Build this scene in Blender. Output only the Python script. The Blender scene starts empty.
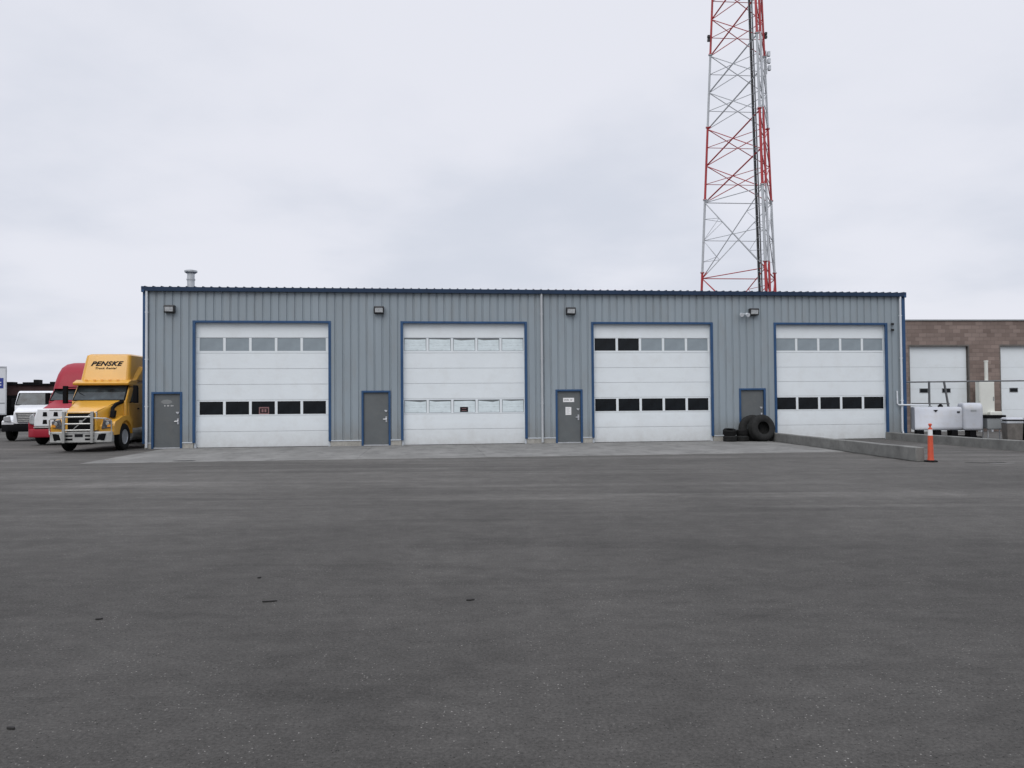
import bpy, bmesh, math, random
from mathutils import Vector, Matrix
R = math.radians
random.seed(7)
scene = bpy.context.scene
col = scene.collection

# ------------------------------------------------------------------ materials
def newmat(name):
    m = bpy.data.materials.new(name); m.use_nodes = True
    nt = m.node_tree; b = nt.nodes['Principled BSDF']
    return m, nt, b

def N(nt, t, **kw):
    n = nt.nodes.new(t)
    for k, v in kw.items():
        if k.startswith('i_'):
            n.inputs[k[2:].replace('_', ' ')].default_value = v
        else: setattr(n, k, v)
    return n

def paint(name, c, rough=.5, metal=0., var=.12, scale=1.5, bump=0., bscale=40., spec=.5, stretch=(1,1,1), dirt=None, dirt_amt=0., coat=0.):
    """plain surface with uneven tone: two noises drive the colour, one the gloss"""
    m, nt, b = newmat(name); L = nt.links
    tc = N(nt, 'ShaderNodeTexCoord'); mp = N(nt, 'ShaderNodeMapping'); mp.inputs['Scale'].default_value = stretch
    L.new(tc.outputs['Object'], mp.inputs['Vector'])
    n1 = N(nt, 'ShaderNodeTexNoise', i_Scale=scale, i_Detail=6., i_Roughness=.6); L.new(mp.outputs[0], n1.inputs['Vector'])
    r = N(nt, 'ShaderNodeValToRGB')
    lo = [max(0, x*(1-var)) for x in c]; hi = [min(1, x*(1+var)) for x in c]
    r.color_ramp.elements[0].position = .3; r.color_ramp.elements[0].color = (*lo, 1)
    r.color_ramp.elements[1].position = .7; r.color_ramp.elements[1].color = (*hi, 1)
    L.new(n1.outputs['Fac'], r.inputs[0]); out = r.outputs[0]
    if dirt:
        n2 = N(nt, 'ShaderNodeTexNoise', i_Scale=scale*2.3, i_Detail=8., i_Roughness=.7); L.new(mp.outputs[0], n2.inputs['Vector'])
        mr = N(nt, 'ShaderNodeMapRange'); mr.inputs['From Min'].default_value = .5; mr.inputs['From Max'].default_value = .75
        mr.inputs['To Max'].default_value = dirt_amt
        L.new(n2.outputs['Fac'], mr.inputs['Value'])
        mx = N(nt, 'ShaderNodeMixRGB'); mx.inputs[2].default_value = (*dirt, 1)
        L.new(mr.outputs[0], mx.inputs[0]); L.new(out, mx.inputs[1]); out = mx.outputs[0]
    L.new(out, b.inputs['Base Color'])
    b.inputs['Roughness'].default_value = rough; b.inputs['Metallic'].default_value = metal
    b.inputs['Specular IOR Level'].default_value = spec
    if coat: b.inputs['Coat Weight'].default_value = coat; b.inputs['Coat Roughness'].default_value = .08
    if bump:
        nb = N(nt, 'ShaderNodeTexNoise', i_Scale=bscale, i_Detail=4.); L.new(mp.outputs[0], nb.inputs['Vector'])
        bp = N(nt, 'ShaderNodeBump'); bp.inputs['Strength'].default_value = bump; bp.inputs['Distance'].default_value = .01
        L.new(nb.outputs['Fac'], bp.inputs['Height']); L.new(bp.outputs[0], b.inputs['Normal'])
    return m

M = {}
M['siding'] = paint('siding_steel', (.262,.305,.335), .5, var=.07, scale=.6, stretch=(1.6,1,.35), dirt=(.22,.21,.19), dirt_amt=.35, spec=.3)
M['trim'] = paint('blue_trim', (.014,.060,.150), .5, var=.15, scale=2)
M['gutter'] = paint('navy_gutter', (.009,.030,.072), .5, var=.15, scale=2)
M['door_white'] = paint('white_door_panel', (.72,.765,.785), .5, var=.03, scale=.7, dirt=(.55,.55,.53), dirt_amt=.3, spec=.3)
def splash(m, z0, z1, c, amt):
    nt = m.node_tree; L = nt.links; b = nt.nodes['Principled BSDF']; src = b.inputs['Base Color'].links[0].from_socket
    tc = N(nt, 'ShaderNodeTexCoord'); sp = N(nt, 'ShaderNodeSeparateXYZ'); L.new(tc.outputs['Object'], sp.inputs[0])
    no = N(nt, 'ShaderNodeTexNoise', i_Scale=3.5, i_Detail=7., i_Roughness=.7); L.new(tc.outputs['Object'], no.inputs['Vector'])
    a = N(nt, 'ShaderNodeMapRange'); a.inputs['From Min'].default_value = z0; a.inputs['From Max'].default_value = z1; a.inputs['To Min'].default_value = 1.; a.inputs['To Max'].default_value = 0.; L.new(sp.outputs['Z'], a.inputs['Value'])
    q = N(nt, 'ShaderNodeMath', operation='MULTIPLY'); L.new(a.outputs[0], q.inputs[0]); L.new(no.outputs['Fac'], q.inputs[1])
    q2 = N(nt, 'ShaderNodeMath', operation='MULTIPLY'); q2.inputs[1].default_value = amt; L.new(q.outputs[0], q2.inputs[0])
    mx = N(nt, 'ShaderNodeMixRGB'); mx.inputs[2].default_value = (*c, 1); L.new(q2.outputs[0], mx.inputs[0]); L.new(src, mx.inputs[1]); L.new(mx.outputs[0], b.inputs['Base Color'])
splash(M['door_white'], 0., .9, (.38,.36,.33), .75); splash(M['siding'], .2, 1.1, (.20,.19,.17), 1.0)
M['seal'] = paint('pale_jamb', (.52,.56,.60), .5, var=.1)
M['glass_dark'] = paint('dark_glass', (.006,.008,.010), .12, var=.5, scale=3, spec=.22)
M['glass_frost'] = paint('frosted_glass', (.255,.298,.325), .3, var=.14, scale=1.3, spec=.4)
M['glass_paper'] = paint('papered_glass', (.66,.74,.76), .3, var=.14, scale=2.0, stretch=(.7,1,2.5), spec=.4, dirt=(.40,.45,.46), dirt_amt=.8)
M['gasket'] = paint('grey_backed_glass', (.16,.18,.185), .3, var=.2)
M['entry'] = paint('grey_steel_door', (.105,.115,.118), .5, var=.1, scale=1.5, dirt=(.15,.15,.14), dirt_amt=.4)
M['steel'] = paint('bright_steel', (.62,.63,.65), .3, .9, var=.1, scale=8)
M['galv'] = paint('galvanised_steel', (.50,.52,.54), .45, .6, var=.18, scale=5)
M['pipe_white'] = paint('white_pipe', (.62,.65,.68), .45, var=.05)
M['spout'] = paint('grey_downspout', (.43,.45,.465), .5, var=.08)
M['lamp_black'] = paint('dark_bronze_housing', (.02,.02,.022), .5)
M['lens'] = paint('lamp_lens', (.45,.47,.48), .2, var=.3, scale=14)
M['found'] = paint('foundation_concrete', (.34,.33,.30), .9, var=.2, scale=4, bump=.4, dirt=(.15,.14,.12), dirt_amt=.6)
M['curb'] = paint('curb_concrete', (.175,.175,.165), .92, var=.25, scale=1.7, bump=.5, bscale=25, dirt=(.08,.08,.075), dirt_amt=.6)
M['paper'] = paint('white_paper', (.78,.78,.78), .6, var=.04)
M['ink'] = paint('dark_ink', (.010,.010,.012), .6, spec=.15)
M['faded'] = paint('faded_decal', (.20,.21,.21), .6)
M['red_sign'] = paint('red_sign', (.22,.11,.11), .5)
M['rubber'] = paint('tyre_rubber', (.010,.010,.010), .8, var=.35, scale=6, bump=.3, bscale=60, dirt=(.03,.028,.026), dirt_amt=.4, spec=.2)
M['rubber_dusty'] = paint('dusty_tyre_rubber', (.021,.0215,.021), .85, var=.3, scale=5, bump=.3, bscale=60, dirt=(.035,.033,.03), dirt_amt=.6, spec=.2)
M['yellow'] = paint('yellow_truck_paint', (.66,.34,.035), .35, var=.05, scale=1.2, coat=.4, dirt=(.45,.25,.06), dirt_amt=.25)
M['red'] = paint('red_truck_paint', (.30,.016,.032), .45, var=.08, scale=1.2, spec=.25)
M['white'] = paint('white_truck_paint', (.72,.74,.76), .4, var=.04, scale=1.5, coat=.3, dirt=(.45,.43,.4), dirt_amt=.4)
M['black'] = paint('black_plastic', (.005,.005,.006), .7, spec=.1)
M['chassis'] = paint('chassis_black', (.007,.007,.007), .7, spec=.15)
M['chrome'] = paint('dull_chrome', (.42,.42,.40), .28, .6, var=.12, scale=5)
M['bumper_alu'] = paint('polished_bumper', (.44,.44,.42), .35, .4, var=.12, scale=5)
M['windscreen'] = paint('windscreen_glass', (.034,.045,.050), .08, var=.85, scale=1.6, spec=.35)  # uneven reflections are painted into the glass colour as strong noise
M['headlamp'] = paint('headlamp_lens', (.35,.36,.37), .12, var=.3, scale=12, spec=.7)
M['headlamp_dark'] = paint('smoked_headlamp', (.07,.07,.075), .12, var=.8, scale=9, spec=.7)
M['amber'] = paint('amber_lens', (.75,.30,.02), .25)
M['blue'] = paint('blue_print', (.035,.06,.28), .45)
M['orange'] = paint('orange_plastic', (.55,.075,.030), .5, var=.12, scale=5, dirt=(.3,.08,.04), dirt_amt=.4)
M['reflect'] = paint('white_reflective', (.75,.75,.75), .4)
M['tank'] = paint('white_tank_paint', (.44,.46,.50), .45, var=.08, scale=1.2, dirt=(.36,.33,.29), dirt_amt=.45)
M['cabinet'] = paint('cream_cabinet', (.66,.67,.62), .5, var=.05)
M['bin'] = paint('weathered_bin', (.115,.105,.095), .7, var=.3, scale=3, dirt=(.22,.2,.18), dirt_amt=.5)
M['greymetal'] = paint('grey_painted_metal', (.25,.265,.27), .5, var=.1)
M['rail'] = paint('grey_rail', (.13,.135,.14), .5, .3)
M['maroon'] = paint('maroon_brick', (.050,.022,.020), .85, var=.4, scale=1.4, dirt=(.02,.014,.013), dirt_amt=.7)
M['roofblue'] = paint('roof_steel', (.012,.026,.05), .5, var=.12)
M['scrap'] = paint('weathered_scrap', (.020,.019,.018), .9, var=.4, scale=30)
M['timber'] = paint('grey_timber', (.16,.14,.12), .85, var=.3, scale=5)
M['cable'] = paint('black_coax', (.015,.015,.017), .6)

def tower_paint():
    m, nt, b = newmat('banded_tower_paint'); L = nt.links
    tc = N(nt, 'ShaderNodeTexCoord'); sp = N(nt, 'ShaderNodeSeparateXYZ'); L.new(tc.outputs['Object'], sp.inputs[0])
    d = N(nt, 'ShaderNodeMath', operation='DIVIDE'); d.inputs[1].default_value = 12.36; of = N(nt, 'ShaderNodeMath', operation='SUBTRACT'); of.inputs[1].default_value = .2; L.new(sp.outputs['Z'], of.inputs[0]); L.new(of.outputs[0], d.inputs[0])
    fr = N(nt, 'ShaderNodeMath', operation='FRACT'); L.new(d.outputs[0], fr.inputs[0])
    gt = N(nt, 'ShaderNodeMath', operation='LESS_THAN'); gt.inputs[1].default_value = .5; L.new(fr.outputs[0], gt.inputs[0])
    no = N(nt, 'ShaderNodeTexNoise', i_Scale=1.5, i_Detail=5.); L.new(tc.outputs['Object'], no.inputs['Vector'])
    w = N(nt, 'ShaderNodeMixRGB'); w.inputs[1].default_value = (.50,.52,.54,1); w.inputs[2].default_value = (.36,.38,.40,1)
    r = N(nt, 'ShaderNodeMixRGB'); r.inputs[1].default_value = (.50,.032,.030,1); r.inputs[2].default_value = (.22,.018,.028,1)
    L.new(no.outputs['Fac'], w.inputs[0]); L.new(no.outputs['Fac'], r.inputs[0])
    mx = N(nt, 'ShaderNodeMixRGB'); L.new(gt.outputs[0], mx.inputs[0]); L.new(r.outputs[0], mx.inputs[1]); L.new(w.outputs[0], mx.inputs[2])
    L.new(mx.outputs[0], b.inputs['Base Color']); b.inputs['Roughness'].default_value = .5
    return m
M['tower'] = tower_paint()

def block_mat():
    m, nt, b = newmat('brown_block_wall'); L = nt.links
    tc = N(nt, 'ShaderNodeTexCoord'); sp = N(nt, 'ShaderNodeSeparateXYZ'); L.new(tc.outputs['Object'], sp.inputs[0])
    ad = N(nt, 'ShaderNodeMath', operation='ADD'); L.new(sp.outputs['X'], ad.inputs[0]); L.new(sp.outputs['Y'], ad.inputs[1])
    cb = N(nt, 'ShaderNodeCombineXYZ'); L.new(ad.outputs[0], cb.inputs['X']); L.new(sp.outputs['Z'], cb.inputs['Y'])
    br = N(nt, 'ShaderNodeTexBrick'); br.inputs['Scale'].default_value = 1.
    br.inputs['Brick Width'].default_value = .4; br.inputs['Row Height'].default_value = .2; br.inputs['Mortar Size'].default_value = .006
    br.inputs['Color1'].default_value = (.245,.190,.165,1); br.inputs['Color2'].default_value = (.155,.115,.098,1); br.inputs['Mortar'].default_value = (.115,.095,.085,1)
    br.inputs['Bias'].default_value = -.1
    L.new(cb.outputs[0], br.inputs['Vector'])
    no = N(nt, 'ShaderNodeTexNoise', i_Scale=1.1, i_Detail=6.)
    mp = N(nt, 'ShaderNodeMapping'); mp.inputs['Scale'].default_value = (.5,.5,2.2); L.new(tc.outputs['Object'], mp.inputs[0]); L.new(mp.outputs[0], no.inputs['Vector'])
    mr = N(nt, 'ShaderNodeMapRange'); mr.inputs['To Min'].default_value = .65; mr.inputs['To Max'].default_value = 1.35; L.new(no.outputs['Fac'], mr.inputs['Value'])
    mx = N(nt, 'ShaderNodeVectorMath', operation='SCALE'); L.new(br.outputs['Color'], mx.inputs[0]); L.new(mr.outputs[0], mx.inputs['Scale'])
    L.new(mx.outputs[0], b.inputs['Base Color']); b.inputs['Roughness'].default_value = .9
    bp = N(nt, 'ShaderNodeBump'); bp.inputs['Strength'].default_value = .5; bp.inputs['Distance'].default_value = .01
    L.new(br.outputs['Fac'], bp.inputs['Height']); bp.invert = True; L.new(bp.outputs[0], b.inputs['Normal'])
    return m
M['block'] = block_mat()

def asphalt():
    m, nt, b = newmat('worn_asphalt'); L = nt.links
    tc = N(nt, 'ShaderNodeTexCoord'); P = tc.outputs['Object']
    sp = N(nt, 'ShaderNodeSeparateXYZ'); L.new(P, sp.inputs[0])
    def noise(scale, detail=5., rough=.6, st=(1,1,1), rot=0., off=(0,0,0)):
        mp = N(nt, 'ShaderNodeMapping'); mp.inputs['Scale'].default_value = st; mp.inputs['Rotation'].default_value = (0,0,rot); mp.inputs['Location'].default_value = off
        L.new(P, mp.inputs[0]); n = N(nt, 'ShaderNodeTexNoise', i_Scale=scale, i_Detail=detail, i_Roughness=rough); L.new(mp.outputs[0], n.inputs['Vector']); return n.outputs['Fac']
    def rng(v, a, b_, c, d):
        r = N(nt, 'ShaderNodeMapRange'); r.inputs['From Min'].default_value = a; r.inputs['From Max'].default_value = b_
        r.inputs['To Min'].default_value = c; r.inputs['To Max'].default_value = d; L.new(v, r.inputs['Value']); return r.outputs[0]
    def mul(a, b_):
        n = N(nt, 'ShaderNodeMath', operation='MULTIPLY'); L.new(a, n.inputs[0])
        if isinstance(b_, float): n.inputs[1].default_value = b_
        else: L.new(b_, n.inputs[1])
        return n.outputs[0]
    def add(a, b_):
        n = N(nt, 'ShaderNodeMath', operation='ADD'); L.new(a, n.inputs[0])
        if isinstance(b_, float): n.inputs[1].default_value = b_
        else: L.new(b_, n.inputs[1])
        return n.outputs[0]
    big = rng(noise(.22, 5, .55), .3, .7, .80, 1.18)
    mid = mul(rng(noise(1.6, 7, .7), .3, .7, .86, 1.14), rng(noise(7., 6, .75, (.6,1,1)), .3, .7, .82, 1.18))
    fine = rng(noise(48., 4, .75), .25, .75, .50, 1.50)
    grain = rng(noise(190., 2, .6), .25, .75, .72, 1.28)
    v = mul(mul(big, mid), mul(fine, grain))
    # wheel-polished pale tracks across the yard and darker oil drags
    trk = rng(noise(1.0, 5, .6, (.05,.85,1), R(-4)), .48, .66, 0., .6)
    ymask = N(nt, 'ShaderNodeMapRange', interpolation_type='SMOOTHSTEP'); ymask.inputs['From Min'].default_value = 9.; ymask.inputs['From Max'].default_value = 13.; L.new(sp.outputs['Y'], ymask.inputs['Value'])
    trk = mul(mul(trk, ymask.outputs[0]), rng(noise(.5, 4), .3, .65, .2, 1.))
    drag = rng(noise(1.0, 4, .55, (.35,1.5,1), R(28), (3,1,0)), .56, .75, 0., -.22)
    drag2 = rng(noise(1.0, 4, .55, (.12,1.1,1), R(-12), (9,4,0)), .56, .72, 0., -.20)
    v = mul(v, add(add(add(trk, drag), drag2), 1.))
    # base tone runs from darker in the foreground to paler towards the building
    y_tone = N(nt, 'ShaderNodeMapRange', interpolation_type='SMOOTHSTEP'); y_tone.inputs['From Min'].default_value = 3.; y_tone.inputs['From Max'].default_value = 20.; y_tone.inputs['To Min'].default_value = .80; y_tone.inputs['To Max'].default_value = 1.12
    L.new(sp.outputs['Y'], y_tone.inputs['Value']); v = mul(v, y_tone.outputs[0])
    # pale and dark stones showing in the surface
    vo = N(nt, 'ShaderNodeTexVoronoi', i_Scale=50.); L.new(P, vo.inputs['Vector'])
    sc = N(nt, 'ShaderNodeSeparateColor'); L.new(vo.outputs['Color'], sc.inputs[0])
    near = rng(vo.outputs['Distance'], .16, .26, 1., 0.)
    pick = N(nt, 'ShaderNodeMath', operation='GREATER_THAN'); pick.inputs[1].default_value = .81; L.new(sc.outputs[0], pick.inputs[0])
    patch = rng(noise(1.7, 6, .7), .40, .62, .05, 1.)
    stones = mul(mul(near, pick.outputs[0]), mul(patch, 3.2))
    pickd = N(nt, 'ShaderNodeMath', operation='LESS_THAN'); pickd.inputs[1].default_value = .12; L.new(sc.outputs[1], pickd.inputs[0])
    pits = mul(mul(near, pickd.outputs[0]), -.8)
    v = mul(v, add(add(stones, pits), 1.))
    base = N(nt, 'ShaderNodeVectorMath', operation='SCALE'); base.inputs[0].default_value = (.0795,.0760,.0712); L.new(v, base.inputs['Scale'])
    L.new(base.outputs[0], b.inputs['Base Color']); b.inputs['Roughness'].default_value = .9; b.inputs['Specular IOR Level'].default_value = .2
    bp = N(nt, 'ShaderNodeBump'); bp.inputs['Strength'].default_value = .45; bp.inputs['Distance'].default_value = .006
    h = add(mul(fine, .6), mul(grain, .3)); L.new(h, bp.inputs['Height']); L.new(bp.outputs[0], b.inputs['Normal'])
    return m
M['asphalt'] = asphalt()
M['apron'] = paint('apron_concrete', (.195,.193,.184), .92, var=.2, scale=.9, bump=.35, bscale=60, dirt=(.07,.07,.068), dirt_amt=.7, stretch=(1,.6,1), spec=.2)

# ------------------------------------------------------------------ mesh builder
class MB:
    def __init__(s): s.v = []; s.f = []; s.m = []
    def add(s, vs, fs, mi=0):
        o = len(s.v); s.v += [tuple(p) for p in vs]
        for f in fs: s.f.append([i+o for i in f]); s.m.append(mi)
        return s
    def box(s, x0, x1, y0, y1, z0, z1, mi=0):
        return s.add([(x0,y0,z0),(x1,y0,z0),(x1,y1,z0),(x0,y1,z0),(x0,y0,z1),(x1,y0,z1),(x1,y1,z1),(x0,y1,z1)],
                     [(0,3,2,1),(4,5,6,7),(0,1,5,4),(1,2,6,5),(2,3,7,6),(3,0,4,7)], mi)
    def prism(s, poly, a, b, axis='x', mi=0):
        """polygon in the other two axes pushed from a to b along the axis"""
        def P(u, v, t): return {'x': (t,u,v), 'y': (u,t,v), 'z': (u,v,t)}[axis]
        n = len(poly)
        vs = [P(u,v,a) for u,v in poly] + [P(u,v,b) for u,v in poly]
        fs = [tuple(range(n))[::-1], tuple(range(n, 2*n))] + [(i, (i+1)%n, n+(i+1)%n, n+i) for i in range(n)]
        return s.add(vs, fs, mi)
    def tube(s, pts, r, n=8, mi=0, r2=None):
        pts = [Vector(p) for p in pts]; rings = []
        for i, p in enumerate(pts):
            d = (pts[min(i+1,len(pts)-1)] - pts[max(i-1,0)]).normalized()
            a = Vector((0,0,1)) if abs(d.z) < .9 else Vector((1,0,0))
            u = d.cross(a).normalized(); w = d.cross(u)
            rr = r if r2 is None else r + (r2-r)*i/(len(pts)-1)
            rings.append([p + rr*(math.cos(t)*u + math.sin(t)*w) for t in (2*math.pi*k/n for k in range(n))])
        vs = [q for g in rings for q in g]; fs = []
        for i in range(len(rings)-1):
            for k in range(n): fs.append((i*n+k, i*n+(k+1)%n, (i+1)*n+(k+1)%n, (i+1)*n+k))
        fs.append(tuple(range(n))[::-1]); e = (len(rings)-1)*n; fs.append(tuple(range(e, e+n)))
        return s.add(vs, fs, mi)
    def loft(s, secs, mi=0, cap=True):
        n = len(secs[0]); vs = [q for g in secs for q in g]; fs = []
        for i in range(len(secs)-1):
            for k in range(n): fs.append((i*n+k, i*n+(k+1)%n, (i+1)*n+(k+1)%n, (i+1)*n+k))
        if cap:
            fs.append(tuple(range(n))[::-1]); e = (len(secs)-1)*n; fs.append(tuple(range(e, e+n)))
        return s.add(vs, fs, mi)
    def lathe(s, prof, axis='x', n=28, c=(0,0,0), mi=0):
        """closed profile [(t along axis, radius)] turned about the axis through c"""
        vs = []; k = len(prof)
        for i in range(n):
            a = 2*math.pi*i/n
            for t, r in prof:
                u, w = r*math.cos(a), r*math.sin(a)
                p = {'x': (t,u,w), 'y': (u,t,w), 'z': (u,w,t)}[axis]
                vs.append((p[0]+c[0], p[1]+c[1], p[2]+c[2]))
        fs = []
        for i in range(n):
            j = (i+1) % n
            for q in range(k): fs.append((i*k+q, i*k+(q+1)%k, j*k+(q+1)%k, j*k+q))
        return s.add(vs, fs, mi)
    def xf(s, mat):
        s.v = [tuple(mat @ Vector(p)) for p in s.v]; return s
    def build(s, name, mats, parent=None, bevel=0, seg=2, smooth=True, ang=35):
        me = bpy.data.meshes.new(name); me.from_pydata(s.v, [], s.f)
        bm = bmesh.new(); bm.from_mesh(me); bmesh.ops.recalc_face_normals(bm, faces=bm.faces); bm.to_mesh(me); bm.free()
        if not isinstance(mats, (list, tuple)): mats = [mats]
        for m in mats: me.materials.append(m)
        me.polygons.foreach_set('material_index', s.m)
        if smooth:
            me.polygons.foreach_set('use_smooth', [True]*len(me.polygons)); me.set_sharp_from_angle(angle=R(ang))
        o = bpy.data.objects.new(name, me); col.objects.link(o)
        if parent: o.parent = parent
        if bevel:
            b = o.modifiers.new('edge', 'BEVEL'); b.width = bevel; b.segments = seg; b.limit_method = 'ANGLE'; b.angle_limit = R(30); b.use_clamp_overlap = True
            b.harden_normals = False
        return o

def rrect(cx, cy, hx, hy, r, n=4):
    out = []
    for (sx, sy, a0) in ((1,1,0),(-1,1,90),(-1,-1,180),(1,-1,270)):
        for k in range(n+1):
            a = R(a0 + 90*k/n); out.append((cx+sx*(hx-r)+r*math.cos(a), cy+sy*(hy-r)+r*math.sin(a)))
    return out
def sec_y(y, hw0, hw1, z0, z1, r):
    """rounded cross-section in the x-z plane, half-width hw0 at the bottom and hw1 at the top"""
    pts = rrect(0, (z0+z1)/2, 1, (z1-z0)/2, r)
    return [((u if abs(u)>1 else u) * (hw0+(hw1-hw0)*(z-z0)/(z1-z0)), y, z) for u, z in pts]
def sec_z(z, hw, y0, y1, r):
    return [(u, v, z) for u, v in rrect(0, (y0+y1)/2, hw, (y1-y0)/2, r)]

def tag(o, label=None, cat=None, group=None, kind=None):
    if label: o['label'] = label
    if cat: o['category'] = cat
    if group: o['group'] = group
    if kind: o['kind'] = kind
    return o
def thing(name, label, cat, loc=(0,0,0), rz=0., group=None):
    o = bpy.data.objects.new(name, None); o.empty_display_size = .3; col.objects.link(o)
    o.location = loc; o.rotation_euler = (0,0,rz); tag(o, label, cat, group); return o
def copy_tree(o, parent=None):
    c = o.copy(); col.objects.link(c); c.parent = parent
    for ch in list(o.children): copy_tree(ch, c)
    return c
def part_copy(o, parent, loc=None):
    c = copy_tree(o, parent)
    if loc is not None: c.location = loc
    return c
def text_mesh(name, body, size, mat, parent, mtx, shear=0., bold=0., extrude=.004, spacing=1.):
    cu = bpy.data.curves.new('lettering', 'FONT'); cu.body = body; cu.size = size; cu.shear = shear; cu.offset = bold
    cu.extrude = extrude; cu.align_x = 'CENTER'; cu.align_y = 'CENTER'; cu.space_character = spacing
    t = bpy.data.objects.new('lettering', cu); col.objects.link(t); bpy.context.view_layer.update()
    me = bpy.data.meshes.new_from_object(t.evaluated_get(bpy.context.evaluated_depsgraph_get()))
    bpy.data.objects.remove(t); bpy.data.curves.remove(cu)
    me.transform(mtx); me.materials.clear(); me.materials.append(mat); me.name = name
    o = bpy.data.objects.new(name, me); col.objects.link(o); o.parent = parent; return o

# ------------------------------------------------------------------ ground
g = MB(); g.add([(-500,-300,0),(500,-300,0),(500,900,0),(-500,900,0)], [(0,1,2,3)])
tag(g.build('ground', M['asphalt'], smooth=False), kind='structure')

BA = math.atan(.11); BO = (0, 31, 0)
bmat = Matrix.Translation(BO) @ Matrix.Rotation(BA, 4, 'Z')
def BW(s, n, z): return bmat @ Vector((s, -n, z))       # along the front wall, out from it, up

# concrete apron: slabs with open joints
xs = [-13.3, -9.4, -5.5, -1.6, 2.3, 6.2, 10.42]
ap = MB()
for i in range(len(xs)-1):
    for (y0, y1) in ((0., 3.7), (3.7, 7.38)):
        g0 = .003
        wob = random.uniform(-.05,.05) if y1 > 5 else 0
        ap.prism([(xs[i]+g0,-y1-wob),(xs[i+1]-g0,-y1-wob*.3),(xs[i+1]-g0,-y0-g0),(xs[i]+g0,-y0-g0)], -.1, .012, 'z')
o = ap.build('concrete_apron', M['apron'], bevel=.003, seg=1); o.matrix_world = bmat; tag(o, kind='structure')

st = MB(); n = 26; cx, cy = -9.70, 22.95
st.add([(cx+.40*random.uniform(.75,1.1)*math.cos(2*math.pi*k/n), cy+.16*random.uniform(.7,1.15)*math.sin(2*math.pi*k/n), .017) for k in range(n)], [tuple(range(n))])
tag(st.build('oil_stain', M['scrap'], smooth=False), kind='structure')
# patched asphalt seam beyond the right curb end
cr = MB(); pts = []
for k in range(30):
    t = k/29; pts.append((11.6 + 6*t, 20.15 - .25*t + random.uniform(-.07,.07)))
for k in range(29):
    if random.random() < .3: continue
    (x0,y0),(x1,y1) = pts[k], pts[k+1]; w0 = random.uniform(.06,.16)
    cr.add([(x0,y0,.004),(x1,y1,.004),(x1,y1+w0,.004),(x0,y0+w0,.004)], [(0,1,2,3)])
tag(cr.build('asphalt_crack', M['chassis'], smooth=False), kind='structure')
pt = MB()
for (cx, cy, rx, ry) in ((12.6,19.95,.55,.12),(13.6,19.7,.5,.10),(14.8,19.9,.6,.14),(16.0,19.6,.5,.1)):
    n = 18; pt.add([(cx+rx*random.uniform(.6,1.1)*math.cos(2*math.pi*k/n), cy+ry*random.uniform(.6,1.1)*math.sin(2*math.pi*k/n), .005) for k in range(n)], [tuple(range(n))])
tag(pt.build('concrete_patch', M['apron'], smooth=False), kind='structure')

# ------------------------------------------------------------------ the steel workshop
S0, S1, ZB, ZT, DEPTH = -14.12, 16.80, .23, 6.03, 16.
shop = thing('steel_workshop', 'long grey-blue corrugated steel workshop with four white overhead doors and navy trim', 'workshop', BO, BA)
BAYS = [(-12.33,-7.12), (-4.42,.62), (3.25,8.37), (11.0,16.04)]
MANS = [(-13.84,-12.71), (-5.95,-4.82), (1.76,2.87), (9.46,10.61)]
OT, MT = 4.91, 2.17
openings = [(a+.04, b-.04, OT-.04) for a, b in BAYS] + [(a+.03, b-.03, MT-.03) for a, b in MANS]
GD = .034
def groove(sv, base):
    k = (sv-base) % .305; d = abs(k-.15)
    return 0 if d > .042 else (GD if d < .024 else GD*(.042-d)/.018)
def ribbed(a, b, opens, zb, zt, place, base):
    br = {round(a,4), round(b,4)}
    k = 0
    while base + k*.305 < b:
        c = base + k*.305 + .15
        for d in (-.042,-.024,.024,.042):
            if a < c+d < b: br.add(round(c+d,4))
        k += 1
    for p, q, _ in opens: br |= {round(p,4), round(q,4)}
    br = sorted(br); m = MB()
    for p, q in zip(br, br[1:]):
        mid = (p+q)/2; z0 = zb
        for (oa, ob, ot) in opens:
            if oa < mid < ob: z0 = ot
        e = 1e-4
        m.add([place(p, groove(p+e, base), z0), place(q, groove(q-e, base), z0), place(q, groove(q-e, base), zt), place(p, groove(p+e, base), zt)], [(0,1,2,3)])
    return m
w = ribbed(S0, S1, openings, ZB, ZT, lambda s, d, z: (s, d, z), S0)
w.build('front_wall', M['siding'], shop, smooth=False)
for xside, sgn in ((S0, 1), (S1, -1)):
    ribbed(0.02, DEPTH, [], ZB, ZT+.6, lambda s, d, z, X=xside, sg=sgn: (X+sg*d, s, z if z < 5 else z-.6+.04*s), .02).build('side_wall', M['siding'], shop, smooth=False)
MB().box(S0+.05, S1-.05, DEPTH-.05, DEPTH, .0, ZT+.6).build('back_wall', M['siding'], shop)
# foundation strips between the openings
edges = sorted([(a,b) for a,b in BAYS]+[(a,b) for a,b in MANS]); cur = S0+.03
for a, b in edges:
    if a-cur > .05: MB().box(cur, a+.02, .0, .3, -.2, ZB-.02).build('foundation', M['found'], shop, bevel=.01)
    cur = b-.02
for q in ((cur, S1-.03, .0, .3), (S0+.03, S0+.3, .301, DEPTH), (S1-.3, S1-.03, .301, DEPTH)): MB().box(*q, -.2, ZB-.02).build('foundation', M['found'], shop, bevel=.01)
# pale base flashing under the siding
cur = S0
for a, b in edges + [(S1, S1)]:
    if a-cur > .05: MB().box(cur+.002, a-.002, -.022, -.004, ZB-.025, ZB+.012).build('base_flashing', M['seal'], shop)
    cur = b
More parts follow.
